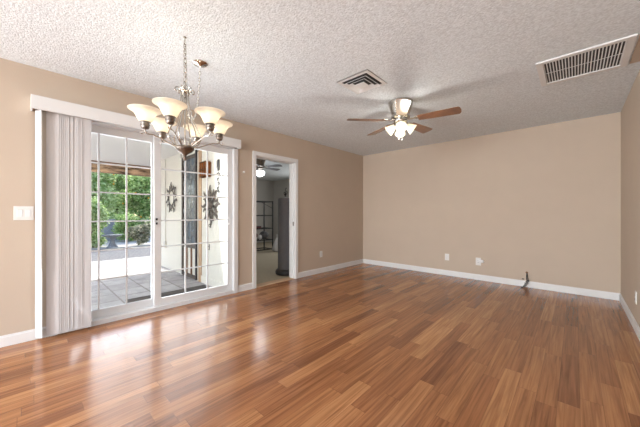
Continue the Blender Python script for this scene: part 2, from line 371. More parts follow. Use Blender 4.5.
hb = MB(); hb.box((-.027, -4.255, .985), (-.012, -4.235, 1.01), .003).box((-.027, -4.255, 1.035), (-.012, -4.235, 1.06), .003); hb.build('latch', M['black'], pb)
kb = MB(); kb.lathe([(0, 0), (.014, 0), (.014, .012), (.008, .02), (0, .02)], (0, 0, 0), 12, T(-.025, -3.32, 1.045) @ Matrix.Rotation(pi/2, 4, 'Y')); kb.lathe([(0, 0), (.014, 0), (.014, .012), (.008, .02), (0, .02)], (0, 0, 0), 12, T(-.025, -3.32, .965) @ Matrix.Rotation(pi/2, 4, 'Y')); kb.build('handle', M['vinyl'], pb, True)

# vertical blinds with valance
vb = thing('vertical_blind', 'white valance and vertical blind slid open to the left of the patio door', 'blind', (0, -5.05, 0))
MB().box((.105, -.215, 2.035), (.12, 1.835, 2.155), .002).box((0, -.215, 2.035), (.106, -.203, 2.155), .002).box((0, 1.823, 2.035), (.106, 1.835, 2.155), .002).box((0, -.203, 2.13), (.106, 1.823, 2.142)).build('valance', M['white'], vb)
MB().box((.045, -.19, 2.085), (.085, 1.81, 2.125), .003).build('head_rail', M['vinyl'], vb)
nv = 19
for i in range(nv):
    y = -.165 if i == 0 else -.075 + (i-1)*.0136
    a = R(76 + random.uniform(-3, 3)) if i != 0 else R(28)
    poly = []
    for k in range(7):
        u = -.0435 + .087*k/6; poly.append((u, .004*(1-(u/.0435)**2)))
    pl = poly + [(x_, y_-.0012) for x_, y_ in poly[::-1]]
    v = MB(T(.065, y, 0) @ rotz(a))
    v.prism(pl, .0+random.uniform(0, .006), 2.08)
    v.build('vane', M['vane'], vb, True)
wd = MB(); wd.tube([(.1, -.15, 2.08), (.112, -.15, 1.6), (.112, -.15, .62)], .005, 8); wd.build('wand', M['vinyl'], vb, True)

# ---------------------------------------------------------------- switches, outlets, sensor
def plate(name, label, cat, loc, rz, w, h, kind):
    t = thing(name, label, cat, loc, rz)     # local: plate in XZ plane, facing -Y
    MB().box((-w/2, -.006, -h/2), (w/2, 0, h/2), .002).build('cover_plate', M['plate'], t)
    if kind == 'rocker2':
        for s in (-1, 1):
            r = MB(); r.box((s*.024-.0165, -.010, -.033), (s*.024+.0165, -.005, .033), .0015, T(0, 0, 0)); r.build('rocker', M['plate2'], t)
    else:
        for s in (-1, 1):
            o = MB().box((-.016, -.0085, s*.019-.014), (.016, -.005, s*.019+.014), .002).build('socket', M['plate2'], t)
            MB().box((-.007, -.0092, s*.019-.004), (-.004, -.008, s*.019+.006)).box((.004, -.0092, s*.019-.004), (.007, -.008, s*.019+.006)).build('slot', M['slot'], o)
    return t
plate('light_switch', 'white double rocker switch plate on the beige wall left of the blinds', 'switch', (0, -5.306, 1.118), pi/2, .122, .124, 'rocker2')
plate('wall_outlet', 'white outlet on the left wall between the doorway and the corner', 'outlet', (0, -1.424, .335), pi/2, .075, .12, 'o')
plate('wall_outlet', 'white outlet on the back wall with nothing plugged in', 'outlet', (1.847, 0, .313), 0, .075, .12, 'o')
plate('wall_outlet', 'white outlet on the back wall with an adapter plugged in', 'outlet', (2.36, 0, .292), 0, .08, .13, 'o')
plate('wall_outlet', 'white outlet low on the right wall', 'outlet', (X1, -1.255, .30), -pi/2, .075, .12, 'o')
pg = thing('plug_in_adapter', 'small white adapter plugged into the back wall outlet', 'adapter', (2.40, -.0092, .305))
MB().box((-.03, -.035, -.022), (.045, 0, .022), .006).build('body', M['plate2'], pg)
MB().tube([(.045, -.018, 0), (.06, -.018, -.002), (.064, -.016, -.01)], .003).build('nozzle', M['plate'], pg)
sn = MB(Matrix.Rotation(pi/2, 4, 'Y')); sn.lathe([(0, 0), (.018, 0), (.018, .008), (.012, .014), (0, .014)], seg=16)
so = sn.build('door_sensor', M['plate2'], None, True); so.location = (0, -3.10, 1.727); tag(so, 'tiny white round sensor on the wall right of the patio door', 'sensor')
# cable bundle
cbn = thing('cable_bundle', 'black cables coming out of the back wall over the baseboard', 'cable', (3.02, 0, FZ))
MB().lathe([(0, 0), (.016, 0), (.016, .004), (0, .004)], seg=14, M4=T(0.008, 0, .225) @ Matrix.Rotation(pi/2, 4, 'X')).build('wall_grommet', M['wood_dark'], cbn)
MB().tube([(.008, -.002, .215), (.010, -.03, .20), (.006, -.035, .15), (.014, -.04, .11), (.0, -.05, .06), (-.03, -.075, .012), (-.05, -.09, .008)], .0055).build('cable', M['black'], cbn, True)
MB().tube([(.012, -.002, .208), (.02, -.028, .17), (.03, -.04, .11), (.012, -.06, .05), (-.015, -.085, .01)], .005).build('cable', M['blackrub'], cbn, True)
MB().tube([(.03, -.04, .11), (-.005, -.045, .09), (-.03, -.055, .03), (-.02, -.07, .008), (.01, -.075, .03), (.035, -.05, .08)], .004).build('cable', M['nickel'], cbn, True)
MB().box((.018, -.06, .095), (.042, -.03, .118), .004).build('plug', M['black'], cbn)
MB().box((-.05, -.045, .118), (-.02, -.03, .132), .003).build('plug', M['black'], cbn)
MB().box((-.055, -.11, .0), (-.03, -.075, .018), .004).build('plug', M['black'], cbn)

# ---------------------------------------------------------------- ceiling vents
v1 = thing('ceiling_vent', 'square white ceiling diffuser with stepped louvers in front of the ceiling fan', 'vent', (2.0, -2.975, H))
def ring(m, r0, z0, r1, z1, t=.0025):   # square frustum ring
    for k in range(4):
        q = rotz(k*pi/2)
        b = bmesh.new(); vs = [b.verts.new(p) for p in ((-r0, -r0, z0), (r0, -r0, z0), (r1, -r1, z1), (-r1, -r1, z1))]
        us = [b.verts.new((v.co.x, v.co.y, v.co.z-t)) for v in vs]
        b.faces.new(vs); b.faces.new(us[::-1])
        for i in range(4): b.faces.new((vs[i], vs[(i+1) % 4], us[(i+1) % 4], us[i]))
        bmesh.ops.recalc_face_normals(b, faces=b.faces)
        m._merge(b, q)
m = MB(); ring(m, .182, -.001, .182, -.004); ring(m, .182, -.003, .148, -.006)
m.build('frame', M['white'], v1)
MB().box((-.15, -.15, -.0015), (.15, .15, -.0005)).build('backing', M['slot'], v1)
m = MB()
for r in (.126, .086): ring(m, r+.010, -.026, r-.014, -.010)
m.build('louver', M['white'], v1)
MB().prism([(-.054, -.054), (.054, -.054), (.054, .054), (-.054, .054)], -.032, -.028).build('center_plate', M['white'], v1)

v2 = thing('return_air_grille', 'large white return grille with dark slots in the ceiling by the right wall', 'vent', (3.619, -1.94, H))
m = MB(); ax, ay = .296, .288
m.box((-ax, -ay, -.012), (ax, -ay+.045, 0)).box((-ax, ay-.045, -.012), (ax, ay, 0)).box((-ax, -ay+.044, -.012), (-ax+.045, ay-.044, 0)).box((ax-.045, -ay+.044, -.012), (ax, ay-.044, 0))
m.build('frame', M['white'], v2)
MB().box((-ax+.04, -ay+.04, -.0015), (ax-.04, ay-.04, -.0005)).build('backing', M['slot'], v2)
m = MB(); n = 25
for i in range(n):
    x = -ax+.05 + (2*ax-.1)*i/(n-1)
    m.box((-.0038, -ay+.045, -.0012), (.0038, ay-.045, .0012), 0, T(x, 0, -.006) @ Matrix.Rotation(R(30), 4, 'Y'))
m.box((-ax+.045, -.003, -.006), (ax-.045, .003, -.003))
m.build('slats', M['white'], v2)

# ---------------------------------------------------------------- chandelier
HK = (1.435, -4.48)
ch = thing('chandelier', 'nickel chandelier with six lit alabaster bell shades hanging near the patio door', 'chandelier', (HK[0], HK[1], 1.495), R(-41))
Z0 = 1.495
def Zc(z): return z - Z0
inv = rotz(R(41))
can = inv @ Vector((1.161-HK[0], -4.248-HK[1], 0))
MB().lathe([(0, 0), (.062, 0), (.064, -.006), (.05, -.018), (.018, -.024), (.008, -.034), (0, -.034)], (can.x, can.y, Zc(H)), 28).build('canopy', M['chrome'], ch, True)
MB().lathe([(0, 0), (.012, 0), (.012, -.006), (.004, -.01), (.004, -.03), (0, -.03)], (0, 0, Zc(H)), 12).tube([(0, .0, Zc(2.415)), (.012, 0, Zc(2.405)), (.012, 0, Zc(2.388)), (0, 0, Zc(2.38)), (-.01, 0, Zc(2.388))], .003, 6).build('ceiling_hook', M['nickel'], ch, True)
def chain(m, pts, ll=.044, wd=.012, r=.0026):
    # walk the polyline placing interlocked links
    P = [Vector(p) for p in pts]; acc = 0; step = ll-.009; k = 0; seglen = [(P[i+1]-P[i]).length for i in range(len(P)-1)]; tot = sum(seglen); s = step/2
    while s < tot:
        a = s; i = 0
        while i < len(seglen)-1 and a > seglen[i]: a -= seglen[i]; i += 1
        d = (P[i+1]-P[i]).normalized(); c = P[i]+d*a
        q = d.to_track_quat('Z', 'Y').to_matrix().to_4x4()
        loop = []
        for j in range(12):
            t_ = 2*pi*j/12; loop.append((wd*cos(t_), 0, (ll/2-.0)*sin(t_)*.95))
        m.tube(loop, r, 5, True, Matrix.Translation(c) @ q @ rotz(pi/2*(k % 2)+.4))
        s += step; k += 1
m = MB(); chain(m, [(0, 0, Zc(2.385)), (0, 0, Zc(2.07))]); m.build('chain', M['nickel'], ch, True)
# swag: drops beside the main chain, then rises to the canopy
sw = []
for i in range(25):
    u = i/24; p = Vector((can.x*u, can.y*u, 0)); z = Zc(2.40) - .52*(1-abs(2*u-1)**2.6) 
    if u < .5: p *= .55
    else: p = Vector((can.x, can.y, 0))*(.275+.725*((u-.5)/.5)**.7)
    sw.append((p.x, p.y, z))
m = MB(); chain(m, sw, .040, .010, .0020); m.build('swag_chain', M['nickel'], ch, True)
MB().tube([(x_+.004, y_, z_+.004) for x_, y_, z_ in sw], .0016, 5).build('cord', M['plate'], ch, True)
# crown
m = MB(); m.lathe([(0, .04), (.008, .04), (.012, .02), (.03, .01), (.034, 0), (.03, -.01), (.014, -.02), (.012, -.05), (0, -.05)], (0, 0, Zc(2.035)), 20)
m.lathe([(.045,.004),(.05,0),(.045,-.004),(.04,0),(.045,.004)],(0,0,Zc(2.028)),24)
m.tube([(.014*cos(t_*pi/6), 0, Zc(2.082)+.016*sin(t_*pi/6)) for t_ in range(12)], .003, 6, True)
m.build('crown', M['nickel'], ch, True)
MB().tube([(0, 0, Zc(2.0)), (0, 0, Zc(1.60))], .006, 8).build('stem', M['nickel'], ch, True)
MB().lathe([(0, .014), (.02, .014), (.046, .010), (.062, .004), (.066, -.006), (.062, -.018), (.050, -.032), (.032, -.044), (.015, -.054), (.009, -.068), (.015, -.08), (.009, -.093), (0, -.104)], (0, 0, Zc(1.61)), 28).build('bowl', M['bronze'], ch, True)
m = MB()
for k in range(6):
    a = R(30+60*k); m.tube([(.02*cos(a), .02*sin(a), Zc(1.62)), (.035*cos(a), .035*sin(a), Zc(1.645)), (.03*cos(a), .03*sin(a), Zc(1.67)), (.018*cos(a), .018*sin(a), Zc(1.665))], .003, 6)
m.build('leaf_scroll', M['nickel'], ch, True)
def smooth(pts, n=6):
    P = [Vector(p) for p in pts]; out = []
    for i in range(len(P)-1):
        p0, p1, p2, p3 = P[max(i-1, 0)], P[i], P[i+1], P[min(i+2, len(P)-1)]
        for j in range(n):
            t_ = j/n; out.append(.5*((2*p1)+(-p0+p2)*t_+(2*p0-5*p1+4*p2-p3)*t_*t_+(-p0+3*p1-3*p2+p3)*t_**3))
    out.append(P[-1]); return out
for k in range(6):
    q = rotz(R(60*k))
    m = MB(q)
    # rod from a curl at the crown down its belly to the bowl
    m.tube(smooth([(.052, 0, Zc(2.022)), (.066, 0, Zc(2.03)), (.062, 0, Zc(2.048)), (.042, 0, Zc(2.052)), (.030, 0, Zc(2.03)), (.026, 0, Zc(1.99)), (.034, 0, Zc(1.92)), (.056, 0, Zc(1.83)), (.092, 0, Zc(1.75)), (.112, 0, Zc(1.695)), (.095, 0, Zc(1.645)), (.05, 0, Zc(1.615))]), .0042, 7)
    # arm sweeping out below to the socket
    m.tube(smooth([(.04, 0, Zc(1.615)), (.09, 0, Zc(1.622)), (.15, 0, Zc(1.650)), (.205, 0, Zc(1.672)), (.238, 0, Zc(1.674)), (.253, 0, Zc(1.69)), (.252, 0, Zc(1.705))]), .0048, 7)
    m.tube(smooth([(.25, 0, Zc(1.678)), (.272, 0, Zc(1.668)), (.28, 0, Zc(1.68)), (.272, 0, Zc(1.688))]), .003, 6)
    arm = m.build('arm', M['nickel'], ch, True)
    MB(q @ T(.252, 0, Zc(1.70))).lathe([(0, 0), (.012, 0), (.022, .006), (.026, .014), (.026, .026), (.030, .028), (.030, .034), (.026, .036), (.026, .046), (.034, .05), (.034, .054), (0, .054)], seg=20).build('socket', M['bronze'], arm, True)
    sp = [(.030, .050), (.040, .058), (.049, .074), (.057, .094), (.070, .114), (.088, .128), (.103, .134), (.104, .138), (.100, .137), (.086, .132), (.067, .118), (.053, .097), (.045, .077), (.036, .061), (.028, .052)]
    MB(q @ T(.252, 0, Zc(1.70))).lathe(sp, seg=32).build('shade', M['shade'], arm, True)
    MB(q @ T(.252, 0, Zc(1.70))).lathe([(0, .054), (.011, .056), (.012, .068), (.019, .078), (.02, .09), (.015, .1), (0, .105)], seg=14).build('bulb', M['bulb'], arm, True)
    a = R(60*k-41)
    lamp('chandelier_bulb_light', 'POINT', (HK[0]+.252*cos(a), HK[1]+.252*sin(a), 1.70+.118), .34, (1, .9, .77), shadow_soft_size=.02)

# ---------------------------------------------------------------- ceiling fan
def fan(name, label, loc, angs, bl, zb, shade_n, lit, blade_m, metal, a0=0, sc=1):
    t = thing(name, label, 'ceiling fan', loc)     # origin on the ceiling, z down
    MB().lathe([(0, 0), (.135, 0), (.142, -.008), (.140, -.03), (.128, -.07), (.112, -.12), (.10, -.16), (.108, -.175), (.108, -.19), (.09, -.205), (0, -.205)], seg=40).build('motor_housing', metal, t, True)
    MB().lathe([(0, -.20), (.075, -.20), (.08, -.212), (.08, -.235), (.07, -.25), (.05, -.262), (.045, -.29), (.03, -.305), (0, -.305)], seg=28).build('light_hub', metal, t, True)
    for ai in angs:
        q = rotz(R(ai))
        zb_ = -zb
        m = MB(q @ T(0, 0, zb_))
        m.prism([(.085, -.018), (.13, -.02), (.15, -.014), (.17, -.03), (.22, -.045), (.235, -.03), (.235, .03), (.22, .045), (.17, .03), (.15, .014), (.13, .02), (.085, .018)], .002, .008, Matrix.Rotation(R(-4), 4, 'X'), .001)
        br = m.build('blade_bracket', metal, t)
        m = MB(q @ T(0, 0, zb_) @ Matrix.Rotation(R(-11), 4, 'X'))
        pts = [(.20, -.052), (.30, -.06), (bl-.12, -.07)]
        for k in range(7): an = -pi/2+pi*k/6; pts.append((bl-.025+.025*cos(an), .072*sin(an)) if True else 0)
        pts += [(bl-.12, .07), (.30, .06), (.20, .052)]
        m.prism(pts, -.005, .001, bev=.001)
        m.build('blade', blade_m, t)
    for k in range(shade_n):
        a = R(a0 + 360*k/shade_n)
        q = rotz(a) @ T(.05, 0, -.268) @ Matrix.Rotation(R(180-52), 4, 'Y')
        so = MB(q).lathe([(0, -.01), (.018, -.01), (.02, .0), (.02, .028), (.026, .032), (0, .032)], seg=18).build('socket', metal, t, True)
        pr = [(.022, .024), (.027, .035), (.036, .055), (.045, .075), (.052, .095), (.062, .115), (.064, .118), (.060, .116), (.050, .097), (.043, .077), (.034, .057), (.024, .036)]
        MB(q).lathe(pr, seg=28).build('shade', lit, so, True)
        MB(q).sphere((0, 0, .072), .021, (1, 1, 1.3)).build('bulb', M['fanbulb'], so, True)
        p = T(*loc) @ q @ Vector((0, 0, .125))
        lamp('fan_bulb_light', 'POINT', p, .26, (1, .92, .78), shadow_soft_size=.03)
    m = MB(); m.tube([(.03, -.02, -.30), (.032, -.022, -.45)], .0012, 5).sphere((.032, -.022, -.458), .006); m.build('pull_chain', M['plate'], t)
    m = MB(); m.tube([(-.03, .01, -.30), (-.032, .01, -.42)], .0012, 5).sphere((-.032, .01, -.428), .006); m.build('pull_chain', M['plate'], t)
    return t
fan('ceiling_fan', 'brown bladed nickel ceiling fan with lit glass shades in the empty room', (2.062, -2.262, H), [10, 83, 156, 227, 299], .645, .225, 4, M['fanshade'], M['blade'], M['nickel'], a0=299)

lamp('ceiling_fan_light', 'POINT', (2.062, -2.262, 1.97), 6.2, (1, .95, .87), shadow_soft_size=.07)
# ceiling panel added behind the viewer, with an unseen fill lamp under it
lamp('rear_panel_fill', 'AREA', (1.9, -7.3, 2.37), 22, (.95, .97, 1), shape='RECTANGLE', size=1.9, size_y=.6)
cl = thing('added_light_panel', 'flat white ceiling panel added behind the viewer for an unseen fill lamp', 'ceiling light', (1.9, -7.3, H))
MB().box((-1.0, -.35, -.05), (1.0, .35, 0), .005).build('frame', M['white'], cl)

# ---------------------------------------------------------------- side room seen through the doorway
SX, SYF = -5.45, 1.6
struct(MB().box((-3.75, -3.08, -.12), (-TH, SYF+.1, FZ)).box((SX-.1, -2.0, -.12), (-3.75, SYF+.1, FZ)).box((-TH, DY0, -.12), (0, DY1, FZ-.001)).build('floor_side_room', M['carpet']), 'tan carpet of the side room', 'floor')
struct(MB().box((-3.75, -3.08, H), (-TH, SYF+.1, H+.1)).box((SX-.1, -2.0, H), (-3.75, SYF+.1, H+.1)).build('ceiling_side_room', M['ceiling']), 'white ceiling of the side room', 'ceiling')
struct(MB().box((SX-.1, -2.0, -.1), (SX, SYF, H)).box((-5.45, -2.0, -.1), (-3.75, -1.9, H)).build('wall_side_room_far', M['sidewall']), 'pale far wall of the side room', 'wall')
struct(MB().box((SX, SYF, -.1), (-TH, SYF+.1, H)).box((-TH-.0, .1, -.1), (-TH+.01, SYF, H)).build('wall_side_room_end', M['sidewall']), 'pale end wall of the side room', 'wall')
# exterior / interior skins of the wing wall along the patio
struct(MB().box((-3.75, -3.2, -.1), (-TH, -3.08, H)).box((-3.75, -3.2, -.1), (-3.63, -1.9, H)).build('wall_patio', M['stucco']), 'cream outside wall of the wing along the patio', 'wall')

sf = fan('ceiling_fan', 'dark grey bladed ceiling fan with a bright globe in the side room', (-2.0, -1.43, H), [20, 92, 164, 236, 308], .60, .20, 0, None, M['grey'], M['bronze'])
MB().lathe([(.05, -.29), (.10, -.30), (.115, -.34), (.10, -.39), (.05, -.42), (0, -.43)], seg=24).build('globe', M['coolbulb'], sf, True)
lamp('side_fan_light', 'POINT', (-2.0, -1.43, 1.92), 7, (.93, .96, 1), shadow_soft_size=.1)

# shelving rack
sh = thing('shelving_rack', 'black metal shelving rack standing in the side room', 'shelf', (-3.42, -.74, FZ))
for sx in (-.22, .22):
    for sy in (-.6, .6):
        MB().box((sx-.016, sy-.016, 0), (sx+.016, sy+.016, 1.52), .002).build('upright', M['black'], sh)
TI = (.06, .35, .69, 1.08, 1.50)
for z in TI:
    m = MB(); m.box((-.22, -.6, z-.018), (-.205, .6, z+.012)).box((.205, -.6, z-.018), (.22, .6, z+.012)).box((-.22, -.6, z-.018), (.22, -.585, z+.012)).box((-.22, .585, z-.018), (.22, .6, z+.012))
    for i in range(15): y = -.56+1.12*i/14; m.tube([(-.21, y, z), (.21, y, z)], .003, 4)
    m.build('wire_shelf', M['black'] , sh)
for q_ in (-1, 1): MB().tube([(.225, .58*q_, 1.30), (.225, .20*q_, 1.47)], .008, 5).build('brace', M['black'], sh)
# things on the second shelf
zS = .362+FZ
def blob(name, label, cat, loc, sc, m, seed, group=None):
    rnd = random.Random(seed); b = MB(); b.sphere((0, 0, sc[2]), 1, sc, u=18, v=12)
    for v in b.bm.verts:
        k = 1+.16*sin(7*v.co.x/sc[0]+seed)*cos(6*v.co.y/sc[1]+seed*2)+rnd.uniform(-.04, .04)
        v.co.x *= k; v.co.y *= k; v.co.z = max(0, v.co.z)
    o = b.build(name, m, None, True); o.location = loc; tag(o, label, cat, group); return o
blob('folded_cloth', 'dark red bundle on the left of the low rack shelf', 'cloth', (-3.36, -1.02, zS), (.12, .13, .12), M['pinkish'], 1)
blob('folded_cloth', 'dark red bundle in the middle of the low rack shelf', 'cloth', (-3.36, -.74, zS), (.12, .12, .13), M['pinkish'], 2)
blob('cloth_roll', 'white roll in front between the dark bundles', 'cloth', (-3.27, -.555, zS), (.05, .055, .075), M['bag'], 3)
blob('storage_pouch', 'dark bundle at the right end of the low rack shelf', 'bag', (-3.40, -.33, zS), (.12, .13, .12), M['grey'], 4)
bx = thing('box', 'dark low box on the middle rack shelf', 'box', (-3.4, -.7, .702+FZ))
MB().box((-.12, -.2, 0), (.12, .2, .05), .006).build('body', M['pinkish'], bx); MB().box((-.125, -.205, .05), (.125, .205, .062), .004).build('lid', M['black'], bx)
# white bag between rack and column
bgo = thing('plastic_bag', 'white plastic bag slumped on the carpet beside the rack', 'bag', (-3.0, -.10, FZ))
b = MB(); b.lathe([(0, 0), (.10, 0), (.15, .03), (.15, .12), (.12, .25), (.07, .36), (.03, .42), (.05, .47), (.06, .50), (0, .47)], seg=20)
for v in b.bm.verts:
    an = math.atan2(v.co.y, v.co.x); k = 1+.09*sin(5*an+v.co.z*9); v.co.x *= k; v.co.y *= k
b.build('sack', M['bag'], bgo, True)
MB().tube([(.03*cos(t_*pi/6), .03*sin(t_*pi/6), .42) for t_ in range(12)], .006, 6, True).build('tie', M['plate'], bgo)

# grey column on a round black base
gc = thing('round_column', 'tall grey round column on a black base just inside the doorway', 'column', (-.42, -1.93, FZ))
MB().lathe([(0, .10), (.158, .10), (.162, .12), (.162, 1.40), (.155, 1.425), (0, 1.43)], seg=36).build('body', M['grey'], gc, True)
MB().lathe([(0, 0), (.19, 0), (.205, .012), (.21, .05), (.195, .085), (.17, .105), (0, .105)], seg=36).build('base', M['black'], gc, True)
og = thing('figurine', 'small dark scroll ornament on a white foot on the grey column', 'ornament', (-.42, -1.955, 1.43+FZ))
MB().lathe([(0, 0), (.04, 0), (.042, .006), (.03, .012), (.012, .02), (0, .02)], seg=18).build('foot', M['bag'], og, True)
m = MB(); m.tube(smooth([(0, 0, .018), (-.02, 0, .05), (-.045, .0, .085), (-.03, 0, .115), (0, 0, .09), (.03, 0, .07), (.05, 0, .10), (.03, 0, .13)]), .006, 6)
m.tube(smooth([(0, 0, .02), (.01, 0, .06), (0, .01, .11), (-.005, 0, .16), (.02, 0, .18)]), .007, 6).sphere((0, 0, .07), .02).sphere((.02, 0, .183), .011)
m.build('scroll', M['black'], og, True)

# ---------------------------------------------------------------- patio
ZP = -.072
struct(MB().box((-5.1, -12, ZP-.1), (-TH, -3.2, ZP)).box((-5.1, -3.2, ZP-.1), (-3.75, 5, ZP)).build('patio_floor', M['paver']), 'stone paver patio floor outside the sliding door', 'floor')
struct(MB().box((-4.62, -9, 2.32), (-TH, -3.2, 2.42)).box((-4.62, -3.2, 2.32), (-3.75, -1.2, 2.42)).build('patio_ceiling', M['soffit']), 'white ceiling of the covered patio', 'ceiling')
bmn = MB(); bmn.box((-4.62, -9, 2.075), (-4.46, -1.3, 2.29), .01)
struct(bmn.build('patio_beam', M['beam']), 'mottled brown wooden beam along the patio roof edge', 'beam')
struct(MB().box((-4.46, -9, 2.285), (-4.43, -1.3, 2.32)).build('trim_4', M['wood_dark']), 'dark strip above the patio beam', 'trim')
for (yy, lab) in ((-8.6, 'far left wooden post of the patio roof'),):
    p = MB(); p.box((-4.6, yy-.06, ZP), (-4.48, yy+.06, 2.12), .008); struct(p.build('patio_post', M['beam']), lab, 'post')
# house wall past the patio, left of slider (outside skin)
struct(MB().box((-TH-.02, -9, -.1), (-TH, SY0, 2.4)).box((-TH-.02, SY0, SZ), (-TH, SY1, 2.4)).build('wall_outside', M['stucco']), 'cream outside wall around the patio door', 'wall')
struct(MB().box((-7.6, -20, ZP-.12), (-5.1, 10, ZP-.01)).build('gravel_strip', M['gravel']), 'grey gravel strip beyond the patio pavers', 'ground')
struct(MB().box((-40, -25, ZP-.12), (-7.6, 25, ZP-.015)).box((-5.1, -25, ZP-.12), (-.3, -12, ZP-.01)).build('garden_ground', M['sand']), 'pale sunlit garden ground', 'ground')
struct(MB().box((-7.72, -20, ZP-.05), (-7.58, 10, ZP+.05), .01).build('garden_kerb', M['concrete']), 'low concrete kerb at the far edge of the gravel', 'kerb')
struct(MB().box((-11.7, -20, ZP-.05), (-11.5, 8, .80)).box((-11.72, -20, .80), (-11.48, 8, .86), .008).build('garden_wall', M['blockwall']), 'low grey block wall behind the garden', 'wall')

# security door in the wing wall
d2 = sempty('door_2', 'dark ironwork security door in the cream wing wall', 'door', (-1.60, -3.2, ZP)); d2.scale.x = 1.08
fm = MB(); fm.box((-.40, -.045, 0), (-.33, 0, 2.33), .004).box((.27, -.045, 0), (.33, 0, 2.33), .004).box((-.40, -.045, 2.26), (.33, 0, 2.34), .004); fm.build('door_frame', M['siding'], d2)
lf = MB(); lf.box((-.33, -.055, .02), (-.285, -.02, 2.25), .003).box((.235, -.055, .02), (.27, -.02, 2.25), .003).box((-.285, -.055, 2.19), (.235, -.02, 2.25), .003).box((-.285, -.055, .56), (.235, -.02, .62), .003).box((-.285, -.055, .02), (.235, -.02, .08), .003)
leaf = lf.build('door_leaf', M['rust'], d2)
MB().box((-.28, -.026, .60), (.235, -.022, 2.2)).build('screen', mat('blue_grey_screen', (.16, .19, .22), .25), leaf)
MB().box((-.285, -.03, .08), (.235, -.022, .56)).build('kick_panel', M['siding'], leaf)
m = MB()
for i in range(4):
    x = -.2+.13*i
    m.tube([(x, -.045, .6), (x, -.045, 2.2)], .006, 5)
    for j in range(6):
        z = .72+.26*j; s = 1 if (i+j) % 2 else -1
        m.tube(smooth([(x, -.045, z-.1), (x+s*.04, -.045, z-.05), (x+s*.055, -.045, z), (x+s*.03, -.045, z+.04), (x+s*.01, -.045, z+.01), (x+s*.03, -.045, z-.01)], 4), .006, 5)
        m.tube(smooth([(x, -.045, z+.02), (x-s*.035, -.045, z+.07), (x-s*.05, -.045, z+.11), (x-s*.02, -.045, z+.14)], 4), .006, 5)
m.build('iron_scrollwork', M['plate'] if False else M['concrete'], leaf, True)
m = MB()
for x in (-.13, .06): m.box((x-.02, -.05, .08), (x+.02, -.032, .56), .004)
m.build('bars', M['wood_dark'], leaf)
MB().box((.275, -.07, .02), (.315, -.045, 2.3), .004).build('side_stile', M['black'], d2)
MB().box((.33, -.035, .0), (.42, 0, 2.30), .004).build('jamb_board', M['tan'], d2)
# grooved boards between security door and house
bd = MB(); x = -1.14
while x < -.17: bd.box((x, -3.222, ZP), (x+.083, -3.2, 2.32), .004); x += .085
bd.box((-1.14, -3.235, ZP), (-.16, -3.2, ZP+.12), .004)
struct(bd.build('board_panelling', M['siding']), 'cream grooved boards on the wing wall beside the security door', 'wall')
for z, lab in ((.93, 'upper small dark hook on the grooved boards'), (.56, 'lower small dark hook on the grooved boards')):
    h = thing('hook', lab, 'hook', (-.85 if z < .8 else -.80, -3.222, z))
    MB().box((-.012, -.006, -.05), (.012, 0, .05), .002).build('back_plate', M['rust'], h); MB().tube([(0, -.006, .02), (0, -.035, .0), (0, -.03, -.03), (0, -.012, -.035)], .006, 6).build('prong', M['rust'], h)

# metal sun wall ornaments
def sunart(name, label, x, y, z, r, full):
    t = thing(name, label, 'wall ornament', (x, y, z)); X90 = Matrix.Rotation(pi/2, 4, 'X')
    r0 = r*(.22 if full else .46)
    MB().tube([(r0*cos(2*pi*i/24), -.02, r0*sin(2*pi*i/24)) for i in range(24)], .008, 6, True).build('ring', M['rust'], t, True)
    N_ = 16 if full else 14
    for i in range(N_):
        a = 2*pi*i/N_ + pi/2; q = Matrix.Rotation(-a, 4, 'Y'); L_ = r if i % 2 == 0 else r*.84
        cl_ = []
        for k in range(9):
            u = r0 + (L_-r0)*k/8; cl_.append((u, .022*sin(k/8*2*pi)*(1 if i % 2 else -1), (.022 if full else .024)*sin(pi*(k+.6)/9.2)+.003))
        poly = [(u, v+w_) for u, v, w_ in cl_] + [(u, v-w_) for u, v, w_ in cl_[::-1]]
        MB(q).prism(poly, -.004, .004, T(0, -.02, 0) @ X90).build('ray', M['rust'], t)
        if i % 4 == 0: MB(q).tube([(r0, -.02, 0), (r0, 0, 0)], .005, 5).build('mount', M['rust'], t)
    return t
sunart('sun_ornament', 'round metal sunburst ornament on the cream wall left of the security door', -2.60, -3.2, 1.44, .33, 0)
s2 = sunart('sun_ornament', 'large dark metal sunburst ornament on the grooved boards', -.78, -3.222, 1.25, .33, 1)
MB().sphere((0, -.025, 0), .06, (1, .35, 1)).tube([(0, -.02, 0), (0, 0, 0)], .02, 6).build('face_disc', M['rust'], s2, True)
# amber wall lantern
ln = thing('wall_lantern', 'amber paned wall lantern above the grooved boards', 'lantern', (-.90, -3.222, 1.84))
MB().box((-.12, -.012, -.12), (.12, 0, .12), .003).build('back_plate', M['wood_dark'], ln)
MB().box((-.11, -.09, -.12), (.11, -.012, .12), .004).build('amber_box', M['amber'], ln)
m = MB()
for s in (-1, 1):
    for zz in (-.12, 0, .12): m.box((-.115, -.097, zz-.007), (.115, -.088, zz+.007)); m.box((s*.112-.005, -.097, zz-.006), (s*.112+.005, -.012, zz+.006))
for xx in (-.11, -.037, .037, .11): m.box((xx-.006, -.097, -.127), (xx+.006, -.088, .127))
m.build('frame', M['wood_dark'], ln)
